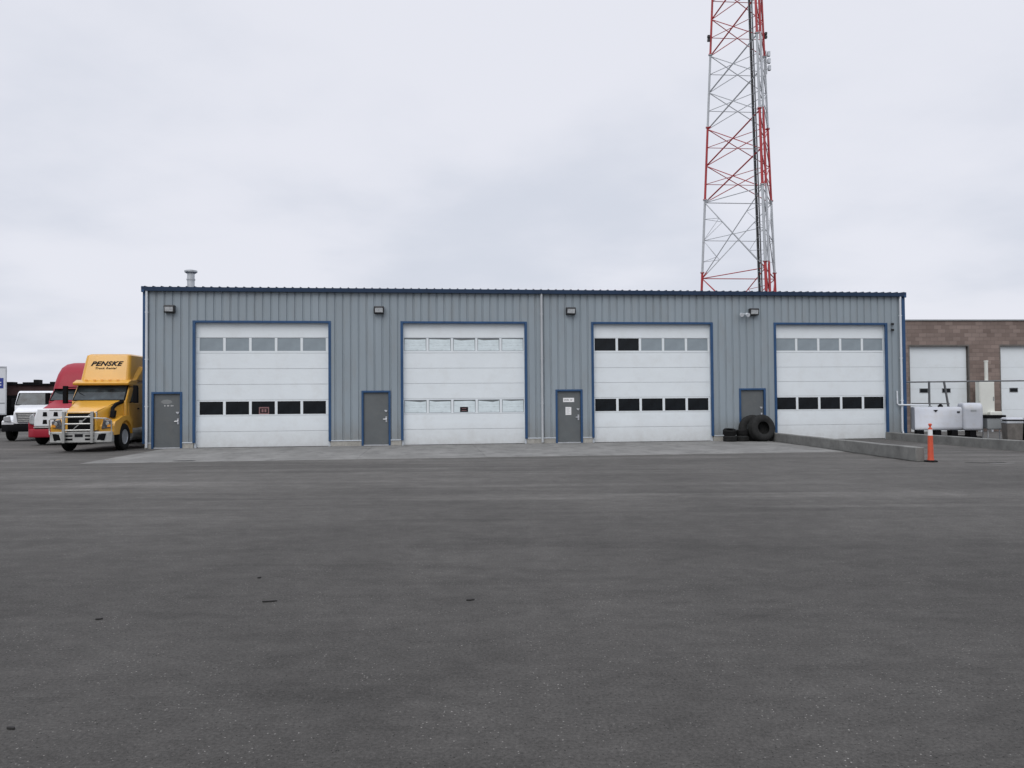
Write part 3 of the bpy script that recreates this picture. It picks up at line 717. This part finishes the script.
def chassis(root, y0, y1, axles, deck=None):
    MB().box(-.45,-.36,y0,y1,.62,.9).box(.36,.45,y0,y1,.62,.9).box(-.36,.36,y0+.2,y0+.4,.65,.85).box(-.36,.36,y1-.4,y1-.2,.65,.85).box(-.8,.8,axles[0]-.08,axles[0]+.08,.42,.6).build('chassis', M['chassis'], root)
    for ay in axles:
        MB().tube([(-1.0,ay,.5),(1.0,ay,.5)], .08, 8).build('axle', M['chassis'], root)
        for sg in (-1,1):
            for x in (1.05,.74): wheel(root, sg*x, ay, sg)
def sidewin(root, x, pts):
    for sg in (-1,1):
        m = MB(); m.prism(pts, sg*x-.006, sg*x+.006, 'x'); m.build('side_window', M['windscreen'], root)

def yellow_truck():
    t = thing('semi_truck', 'yellow sleeper semi truck with a chrome grille guard, beside the workshop corner', 'truck', (-15.40,27.5,0), R(5.5))
    y = M['yellow']
    MB().loft([sec_y(.20,.60,.54,.80,1.47,.10), sec_y(.35,.66,.60,.78,1.55,.12), sec_y(1.0,.84,.74,.78,1.70,.14), sec_y(2.05,1.03,.94,.78,1.92,.16)]).build('hood', y, t, ang=40)
    for sg in (-1,1):
        fender(t, sg, .60, 1.18, 1.40, .64, .30, 2.02, 1.33, y)
        m = MB(); m.prism([(sg*.72,.84),(sg*1.10,.90),(sg*1.12,1.14),(sg*.80,1.22)], .20, .30, 'y'); m.build('headlight', M['headlamp_dark'], t, bevel=.03)
        m = MB(); m.box(sg*1.02-.06, sg*1.02+.06, .185, .21, .92, 1.02); m.build('turn_signal', M['amber'], t)
        MB().lathe([(.180,0),(.180,.055),(.199,.07),(.199,0)], 'y', 14, (sg*.96,0,1.05)).build('headlight_bulb', M['chrome'], t)
        MB().tube([(sg*.57,.24,1.50),(sg*.72,1.0,1.72),(sg*.90,1.66,1.925)], .008, 5).build('hood_seam', M['black'], t)
        if sg > 0:
            m = MB(); m.tube([(.93,2.0,1.86),(.90,1.45,1.76),(.87,1.2,1.62),(.93,1.08,1.40)], .075, 8); m.prism([(.98,1.26),(1.14,1.24),(1.24,1.52),(1.06,1.54)], .84, 1.02, 'x'); m.build('hood_mirror', M['black'], t, bevel=.025)
    cab(t, [(2.0,.65),(2.0,1.9),(2.47,2.52),(2.55,2.62),(5.0,2.62),(5.0,.65)], 1.07, y)
    slant_panel(2.0,1.93,2.44,2.47, .98,.94, .012).build('windscreen', M['windscreen'], t, bevel=.004)
    slant_panel(2.0,1.91,2.46,2.50, 1.03,1.0, .006).build('windscreen_seal', M['black'], t)
    m = MB(); m.tube([(-.3,2.03,1.93),(-.85,2.20,2.22)], .012, 5); m.tube([(.5,2.03,1.93),(-.05,2.22,2.2)], .012, 5); m.build('wiper', M['black'], t)
    sidewin(t, 1.073, [(2.42,1.85),(2.75,2.42),(3.25,2.42),(3.25,1.82)])
    for sg in (-1,1):
        o = MB().prism([(2.25,.75),(2.25,1.78),(3.33,1.78),(3.33,.75)], sg*1.075-.012, sg*1.075+.012, 'x').build('door', y, t, bevel=.01)
        MB().box(sg*1.095-.012, sg*1.095+.012, 3.1, 3.26, 1.55, 1.6).build('handle', M['black'], o)
    MB().box(.62,.76,2.385,2.39,2.36,2.42).build('sticker', M['paper'], t)
    # visor ledge, roof fairing and its swept side fins
    MB().prism([(2.18,2.50),(2.14,2.60),(2.45,2.72),(3.1,2.72),(3.1,2.5)], -1.10, 1.10, 'x').build('visor', y, t, bevel=.03)
    for x in (-.62,-.3,0,.3,.62): MB().box(x-.05,x+.05,2.28,2.33,2.69,2.72).build('marker_light', M['amber'], t)
    f = MB().loft([sec_z(2.64,.99,2.50,5.0,.16), sec_z(2.9,.97,2.58,5.0,.16), sec_z(3.55,.92,2.80,5.0,.16), sec_z(3.70,.90,2.86,5.0,.16), sec_z(3.76,.82,2.98,5.0,.16)]).build('roof_fairing', y, t, ang=40)
    for sg in (-1,1):
        MB().loft([[(sg*.93,2.72,2.70),(sg*1.12,2.95,2.70),(sg*1.12,4.9,2.70),(sg*.93,4.9,2.70)], [(sg*.93,3.6,3.30),(sg*1.10,3.75,3.26),(sg*1.10,4.9,3.26),(sg*.93,4.9,3.30)]]).build('side_fin', y, t, bevel=.03)
    tilt = math.atan2(.22,.65)
    # lettering lies on the front of the fairing
    def on_front(z): 
        yy = 2.58 + (z-2.9)*.22/.65
        return Matrix.Translation((-.03, yy-.006, z)) @ Matrix.Rotation(R(90)-tilt, 4, 'X') @ Matrix.Diagonal((1.28,1,1,1))
    text_mesh('lettering', 'PENSKE', .255, M['ink'], f, on_front(3.36), shear=.35, bold=.011, spacing=1.12)
    text_mesh('lettering', 'Truck Rental', .115, M['ink'], f, on_front(3.18), shear=.25, bold=.002, spacing=1.1)
    # grille
    m = MB(); m.box(-.50,.50,.165,.22,.80,1.44,0)
    for k in range(6): m.box(-.49,.49,.150,.1649,.84+k*.10,.86+k*.10,1)
    m.add([(-.30,.149,.86),(-.25,.149,.86),(.40,.149,1.42),(.34,.149,1.42)], [(0,1,2,3)], 2)
    m.box(-.06,.06,.135,.149,1.08,1.18,2); m.build('grille', [M['black'], M['chassis'], M['chrome']], t)
    MB().box(-.58,.58,.170,.26,1.442,1.49).box(-.58,-.502,.170,.26,.79,1.441).box(.502,.58,.170,.26,.79,1.441).build('grille_surround', M['chrome'], t, bevel=.02)
    b = MB(); b.prism([(-1.14,.40),(-1.16,.16),(-.8,-.02),(.8,-.02),(1.16,.16),(1.14,.40)], .36, .76, 'z'); b = b.build('bumper', M['bumper_alu'], t, bevel=.03, seg=3)
    for sg in (-1,1):
        MB().prism([(sg*.64,.44),(sg*.92,.44),(sg*.98,.69),(sg*.72,.69)], -.022, .12, 'y').build('fog_light', M['black'], b, bevel=.02)
        MB().box(sg*.40-.17,sg*.40+.17,-.026,-.0205,.58,.64).box(sg*.40-.17,sg*.40+.17,-.026,-.0205,.45,.52).build('bumper_vent', M['black'], b)
    MB().box(-.15,.15,-.03,-.0205,.57,.68).build('number_plate', M['ink'], b)
    gdm = MB()
    for x in (-.52,.52): gdm.box(x-.05,x+.05,-.14,-.06,.36,1.50)
    for z in (.82,1.05,1.30): gdm.tube([(-.52,-.10,z),(.52,-.10,z)], .032, 8)
    for sg in (-1,1):
        gdm.tube([(sg*.52,-.10,1.26),(sg*1.02,-.02,1.24),(sg*1.14,.10,1.18),(sg*1.15,.12,.80),(sg*1.10,.05,.66)], .026, 8)
        gdm.box(sg*.52-.04,sg*.52+.04,-.06,.2,.5,.58)
    gdm.build('grille_guard', M['chrome'], t, bevel=.01)
    mirrors(t, 1.38, 2.10, 1.80, 2.48)
    for sg in (-1,1):
        wheel(t, sg*1.02, 1.40, sg)
        MB().tube([(sg*.86,2.5,.62),(sg*.86,4.4,.62)], .30, 18).build('fuel_tank', M['bumper_alu'], t)
        MB().box(sg*.9-.2,sg*.9+.2,2.1,2.48,.36,.44).build('step', M['galv'], t)
    MB().box(-.7,.7,.5,2.2,.45,.79).build('engine', M['chassis'], t)
    chassis(t, .3, 8.0, (6.3,7.6))
    MB().prism([(5.6,.9),(5.6,1.0),(6.9,1.05),(7.2,.95)], -.4, .4, 'x').build('fifth_wheel', M['chassis'], t)
    return t
yt = yellow_truck(); yt.scale = (.92,.97,.975)
for ch in yt.children:
    k = ch.name.split('.')[0]
    if k in ('cab','windscreen','windscreen_seal','wiper','sticker','side_window','door','visor','marker_light','roof_fairing','side_fin','mirror','step','fuel_tank'): ch.location.y -= .36
    elif k == 'hood_mirror': ch.location.y -= .32
    elif k == 'hood': ch.scale.y = .83

def red_truck():
    t = thing('semi_truck', 'red semi truck with a rounded roof fairing and white grille surround', 'truck', (-19.25,32.6,0), R(9))
    p = M['red']
    MB().loft([sec_y(.16,.74,.62,.72,1.50,.16), sec_y(.35,.80,.68,.70,1.60,.18), sec_y(1.1,.92,.80,.70,1.76,.2), sec_y(2.0,1.03,.95,.70,1.93,.2)]).build('hood', p, t, ang=40)
    for sg in (-1,1):
        fender(t, sg, .62, 1.15, 1.22, .62, .20, 2.05, 1.25, p)
        m = MB(); m.prism([(sg*.80,.86),(sg*1.08,.92),(sg*1.06,1.26),(sg*.90,1.36)], .10, .24, 'y'); m.build('headlight', M['headlamp'], t, bevel=.04)
    cab(t, [(1.95,.65),(1.95,1.9),(2.45,2.42),(2.55,2.5),(4.9,2.5),(4.9,.65)], 1.07, p)
    slant_panel(1.95,1.92,2.42,2.38, .98,.92, .012).build('windscreen', M['windscreen'], t, bevel=.004)
    slant_panel(1.95,1.90,2.44,2.41, 1.03,1.0, .006).build('windscreen_seal', M['black'], t)
    sidewin(t, 1.073, [(2.42,1.85),(2.75,2.36),(3.25,2.36),(3.25,1.82)])
    for sg in (-1,1): 
        o = MB().prism([(2.25,.75),(2.25,1.78),(3.33,1.78),(3.33,.75)], sg*1.075-.012, sg*1.075+.012, 'x').build('door', p, t, bevel=.01)
        MB().box(sg*1.095-.012, sg*1.095+.012, 3.1, 3.26, 1.55, 1.6).build('handle', M['black'], o)
    MB().loft([sec_z(2.44,1.06,2.22,4.9,.3), sec_z(2.75,1.05,2.34,4.9,.35), sec_z(3.10,1.02,2.52,4.9,.4), sec_z(3.40,.97,2.80,4.9,.4), sec_z(3.58,.88,3.15,4.9,.4), sec_z(3.66,.74,3.5,4.85,.38)]).build('roof_fairing', p, t, ang=50)
    m = MB(); m.prism([(-.86,.80),(.86,.80),(.84,1.20),(.72,1.56),(-.72,1.56),(-.84,1.20)], .02, .155, 'y'); m.build('grille_surround', M['white'], t, bevel=.05, seg=3)
    MB().box(-.86,.86,.0,.03,.74,.79).build('chrome_strip', M['chrome'], t, bevel=.01)
    g_ = MB()
    for x in (-.42,0,.42):
        for z in (1.00,1.32): g_.prism([(x-.09,z-.09),(x+.09,z-.09),(x+.07,z+.09),(x-.07,z+.09)], .008, .021, 'y')
    g_.build('grille_slot', M['black'], t, bevel=.004)
    MB().box(-.25,.25,.012,.03,1.47,1.51).build('badge', M['chrome'], t)
    MB().prism([(-1.12,.5),(-1.15,.2),(-.85,.0),(.85,.0),(1.15,.2),(1.12,.5)], .34, .70, 'z').build('bumper', p, t, bevel=.05, seg=3)
    MB().prism([(-.84,.40),(-.84,.05),(.84,.05),(.84,.40)], .702, .79, 'z').build('bumper_inset', M['black'], t, bevel=.01)
    mirrors(t, 1.27, 2.3, 1.75, 2.25)
    for sg in (-1,1):
        wheel(t, sg*1.0, 1.22, sg)
        MB().tube([(sg*.86,2.5,.62),(sg*.86,4.4,.62)], .30, 18).build('fuel_tank', M['bumper_alu'], t)
    MB().box(-.7,.7,.5,2.2,.45,.71).build('engine', M['chassis'], t)
    chassis(t, .3, 7.9, (6.2,7.5))
red_truck()

def white_truck():
    t = thing('day_cab_truck', 'white day cab truck with a black bumper, parked behind the red truck', 'truck', (-23.0,36.7,0), R(15))
    p = M['white']
    MB().loft([sec_y(.15,.66,.58,.84,1.40,.14), sec_y(.30,.74,.66,.82,1.50,.16), sec_y(.9,.86,.76,.82,1.62,.18), sec_y(1.55,.98,.92,.82,1.74,.18)]).build('hood', p, t, ang=40)
    for sg in (-1,1):
        fender(t, sg, .62, 1.14, 1.05, .60, .18, 1.7, 1.22, p)
        m = MB(); m.prism([(sg*.74,.92),(sg*1.05,.96),(sg*1.04,1.16),(sg*.78,1.20)], .08, .2, 'y'); m.build('headlight', M['headlamp'], t, bevel=.03)
    cab(t, [(1.5,.7),(1.5,1.70),(1.95,2.34),(2.1,2.42),(3.3,2.42),(3.3,.7)], 1.04, p)
    slant_panel(1.5,1.74,1.90,2.30, .95,.90, .012).build('windscreen', M['windscreen'], t, bevel=.004)
    slant_panel(1.5,1.72,1.92,2.32, 1.0,.97, .006).build('windscreen_seal', M['black'], t)
    sidewin(t, 1.043, [(1.95,1.68),(2.25,2.26),(2.95,2.26),(2.95,1.66)])
    for sg in (-1,1):
        o = MB().prism([(1.85,.8),(1.85,1.62),(3.0,1.62),(3.0,.8)], sg*1.045-.012, sg*1.045+.012, 'x').build('door', p, t, bevel=.01)
        MB().box(sg*1.065-.012, sg*1.065+.012, 2.78, 2.92, 1.45, 1.5).build('handle', M['black'], o)
    m = MB(); m.prism([(-.46,.90),(.46,.90),(.52,1.32),(-.52,1.32)], .09, .16, 'y', 0)
    for k in range(5): m.box(-.44,.44,.075,.0899,.93+k*.08,.965+k*.08,1)
    m.build('grille', [M['rail'], M['chrome']], t, bevel=.01)
    MB().box(-.55,.55,.07,.17,1.322,1.37).build('grille_surround', M['chrome'], t, bevel=.015)
    MB().prism([(-1.12,.4),(-1.14,.15),(-.8,-.05),(.8,-.05),(1.14,.15),(1.12,.4)], .46, .80, 'z').build('bumper', M['black'], t, bevel=.03)
    mirrors(t, 1.22, 1.9, 1.62, 2.05)
    MB().box(-.12,.12,1.66,1.70,1.80,1.88).build('dash_paper', M['paper'], t)
    for sg in (-1,1): wheel(t, sg*.98, 1.05, sg)
    MB().box(-.65,.65,.4,1.7,.45,.83).build('engine', M['chassis'], t)
    chassis(t, .3, 7.2, (5.8,))
    MB().box(-1.2,1.2,3.5,7.3,1.0,1.12).build('flat_deck', M['timber'], t, bevel=.01)
white_truck()

def trailer():
    t = thing('box_trailer', 'white box trailer with a blue panel at the left edge of the photo', 'trailer', (-34.38,50.2,0), R(34.5))
    MB().box(-1.3,1.3,0,12.5,1.12,4.26).build('box_body', M['white'], t, bevel=.04)
    MB().box(-1.302,1.302,-.012,.0,1.10,1.2).box(-1.302,1.302,-.012,.0,4.18,4.28).box(1.24,1.305,-.012,.0,1.2,4.18).box(-1.305,-1.24,-.012,.0,1.2,4.18).build('corner_rail', M['galv'], t)
    MB().box(-1.0,1.12,-.008,-.001,2.84,3.52,0).box(.2,1.0,-.010,-.0081,3.2,3.27,1).box(.3,1.0,-.010,-.0081,3.02,3.09,1).build('blue_panel', [M['blue'], M['white']], t)
    MB().box(-1.2,1.2,-.01,-.002,1.84,1.90).build('rub_strip', M['greymetal'], t)
    MB().box(-.45,.45,.8,12.3,.75,1.1).build('underframe', M['chassis'], t)
    for ay in (9.6, 10.9):
        for sg in (-1,1):
            for x in (1.1,.8): wheel(t, sg*x, ay, sg)
    for sg in (-1,1): MB().box(sg*.7-.06,sg*.7+.06,1.8,1.95,.0,.9).build('landing_leg', M['chassis'], t)
trailer()

# low dark building beyond the trucks
lb = thing('brick_building', 'low dark maroon building beyond the parked trucks', 'building', (-42,60,0), R(8))
MB().box(-8,16,0,10,0,3.3).build('wall', M['maroon'], lb)
rv = MB().box(-8.1,16.1,-.15,10.1,3.302,3.42).build('roof', M['black'], lb)
for x, w_, h_ in ((2.4,.5,.15),(3.6,.9,.12),(4.4,.35,.32),(5.6,1.4,.15),(7.3,.5,.2)):
    MB().box(x,x+w_,.2,1.0,3.421,3.42+h_).build('roof_unit', M['chassis'], rv, bevel=.03)
for x in (1.5, 4.5, 7.5, 10.5): MB().box(x,x+1.8,-.03,-.002,.0,2.5).build('loading_door', M['chassis'], lb)

# ------------------------------------------------------------------ bits of rubber and leaves lying on the yard
for (x, y, L_, wd, a, lab) in ((-.37,6.6,.08,.035,.3,'black scrap of rubber lying on the asphalt in mid yard'), (-2.07,6.6,.12,.02,.2,'long thin dark rubber strip lying on the asphalt left of centre'),
                           (-3.25,6.1,.055,.025,.5,'small dark leaf on the asphalt at far left'), (-2.62,4.06,.05,.022,-.2,'dark leaf near the bottom left corner of the yard'), (-2.45,7.5,.04,.022,.6,'tiny dark scrap beyond the thin rubber strip')):
    n = 12; m = MB(); ring = [(L_/2*math.cos(2*math.pi*k/n)*random.uniform(.75,1.1), wd/2*math.sin(2*math.pi*k/n)*random.uniform(.7,1.15)) for k in range(n)]
    m.prism(ring, .002, .012, 'z'); o = m.build('rubber_scrap' if 'rubber' in lab or 'scrap' in lab else 'leaf', M['scrap']); o.location = (x,y,0); o.rotation_euler = (0,0,a)
    tag(o, lab, 'scrap' if o.name.startswith('rubber') else 'leaf')

# ------------------------------------------------------------------ sky and sun
wld = bpy.data.worlds.new('World'); scene.world = wld; wld.use_nodes = True
nt = wld.node_tree; nt.nodes.clear(); L = nt.links
SE, SAZ = R(48), R(200)
sky = N(nt, 'ShaderNodeTexSky'); sky.sky_type = 'NISHITA'; sky.sun_disc = False; sky.sun_elevation = SE; sky.sun_rotation = SAZ; sky.dust_density = 3.
tc = N(nt, 'ShaderNodeTexCoord'); sp = N(nt, 'ShaderNodeSeparateXYZ'); L.new(tc.outputs['Generated'], sp.inputs[0])
# cloud sheet overhead: look-direction projected on a high flat layer
zc = N(nt, 'ShaderNodeMath', operation='MAXIMUM'); zc.inputs[1].default_value = 0.; L.new(sp.outputs['Z'], zc.inputs[0])
za = N(nt, 'ShaderNodeMath', operation='ADD'); za.inputs[1].default_value = .22; L.new(zc.outputs[0], za.inputs[0])
dv = N(nt, 'ShaderNodeVectorMath', operation='DIVIDE'); cbz = N(nt, 'ShaderNodeCombineXYZ')
for k in 'XYZ': L.new(za.outputs[0], cbz.inputs[k])
L.new(tc.outputs['Generated'], dv.inputs[0]); L.new(cbz.outputs[0], dv.inputs[1])
n1 = N(nt, 'ShaderNodeTexNoise', i_Scale=1.05, i_Detail=6., i_Roughness=.5); L.new(dv.outputs[0], n1.inputs['Vector'])
rp = N(nt, 'ShaderNodeValToRGB'); rp.color_ramp.interpolation = 'EASE'
rp.color_ramp.elements[0].position = .36; rp.color_ramp.elements[0].color = (.685,.718,.806,1)
rp.color_ramp.elements[1].position = .64; rp.color_ramp.elements[1].color = (.825,.838,.912,1)
L.new(n1.outputs['Fac'], rp.inputs[0])
# an overcast sky is brightest overhead
zr = N(nt, 'ShaderNodeMapRange', interpolation_type='SMOOTHSTEP'); zr.inputs['From Min'].default_value = .45; zr.inputs['From Max'].default_value = .95
zr.inputs['To Min'].default_value = 10.; zr.inputs['To Max'].default_value = 19.; L.new(sp.outputs['Z'], zr.inputs['Value'])
sc = N(nt, 'ShaderNodeVectorMath', operation='SCALE'); L.new(rp.outputs[0], sc.inputs[0]); L.new(zr.outputs[0], sc.inputs['Scale'])
mx = N(nt, 'ShaderNodeMixRGB'); mx.inputs[0].default_value = .94; L.new(sky.outputs[0], mx.inputs[1]); L.new(sc.outputs[0], mx.inputs[2])
bg = N(nt, 'ShaderNodeBackground'); bg.inputs['Strength'].default_value = .1; L.new(mx.outputs[0], bg.inputs['Color'])
ou = N(nt, 'ShaderNodeOutputWorld'); L.new(bg.outputs[0], ou.inputs['Surface'])

ld = bpy.data.lights.new('sun', 'SUN'); ld.energy = 1.2; ld.angle = R(40); ld.color = (1,.97,.93)
lo = bpy.data.objects.new('sun', ld); col.objects.link(lo)
# sky sun_rotation is clockwise from +Y: direction to the sun
d = Vector((math.sin(SAZ)*math.cos(SE), math.cos(SAZ)*math.cos(SE), math.sin(SE)))
lo.rotation_euler = d.to_track_quat('Z', 'Y').to_euler(); lo.location = (0,-10,40)

# ------------------------------------------------------------------ camera
cd = bpy.data.cameras.new('camera'); cam = bpy.data.objects.new('camera', cd); col.objects.link(cam); scene.camera = cam
cd.sensor_fit = 'HORIZONTAL'; cd.sensor_width = 36; cd.lens = 36*773/1024; cd.clip_end = 3000; cd.clip_start = .05
p_, rho = math.atan(18/773), .0079
fw = Vector((0, math.cos(p_), math.sin(p_))); u0 = Vector((0, -math.sin(p_), math.cos(p_))); r0 = Vector((1,0,0))
rt = math.cos(rho)*r0 - math.sin(rho)*u0; up = math.sin(rho)*r0 + math.cos(rho)*u0
mw = Matrix((rt, up, -fw)).transposed().to_4x4(); mw.translation = (0,0,1.68); cam.matrix_world = mw

vs_ = scene.view_settings; vs_.view_transform = 'Standard'; vs_.look = 'None'; vs_.exposure = 0.; vs_.gamma = 1.; vs_.use_curve_mapping = False
scene.cycles.max_bounces = 6; scene.cycles.use_denoising = True
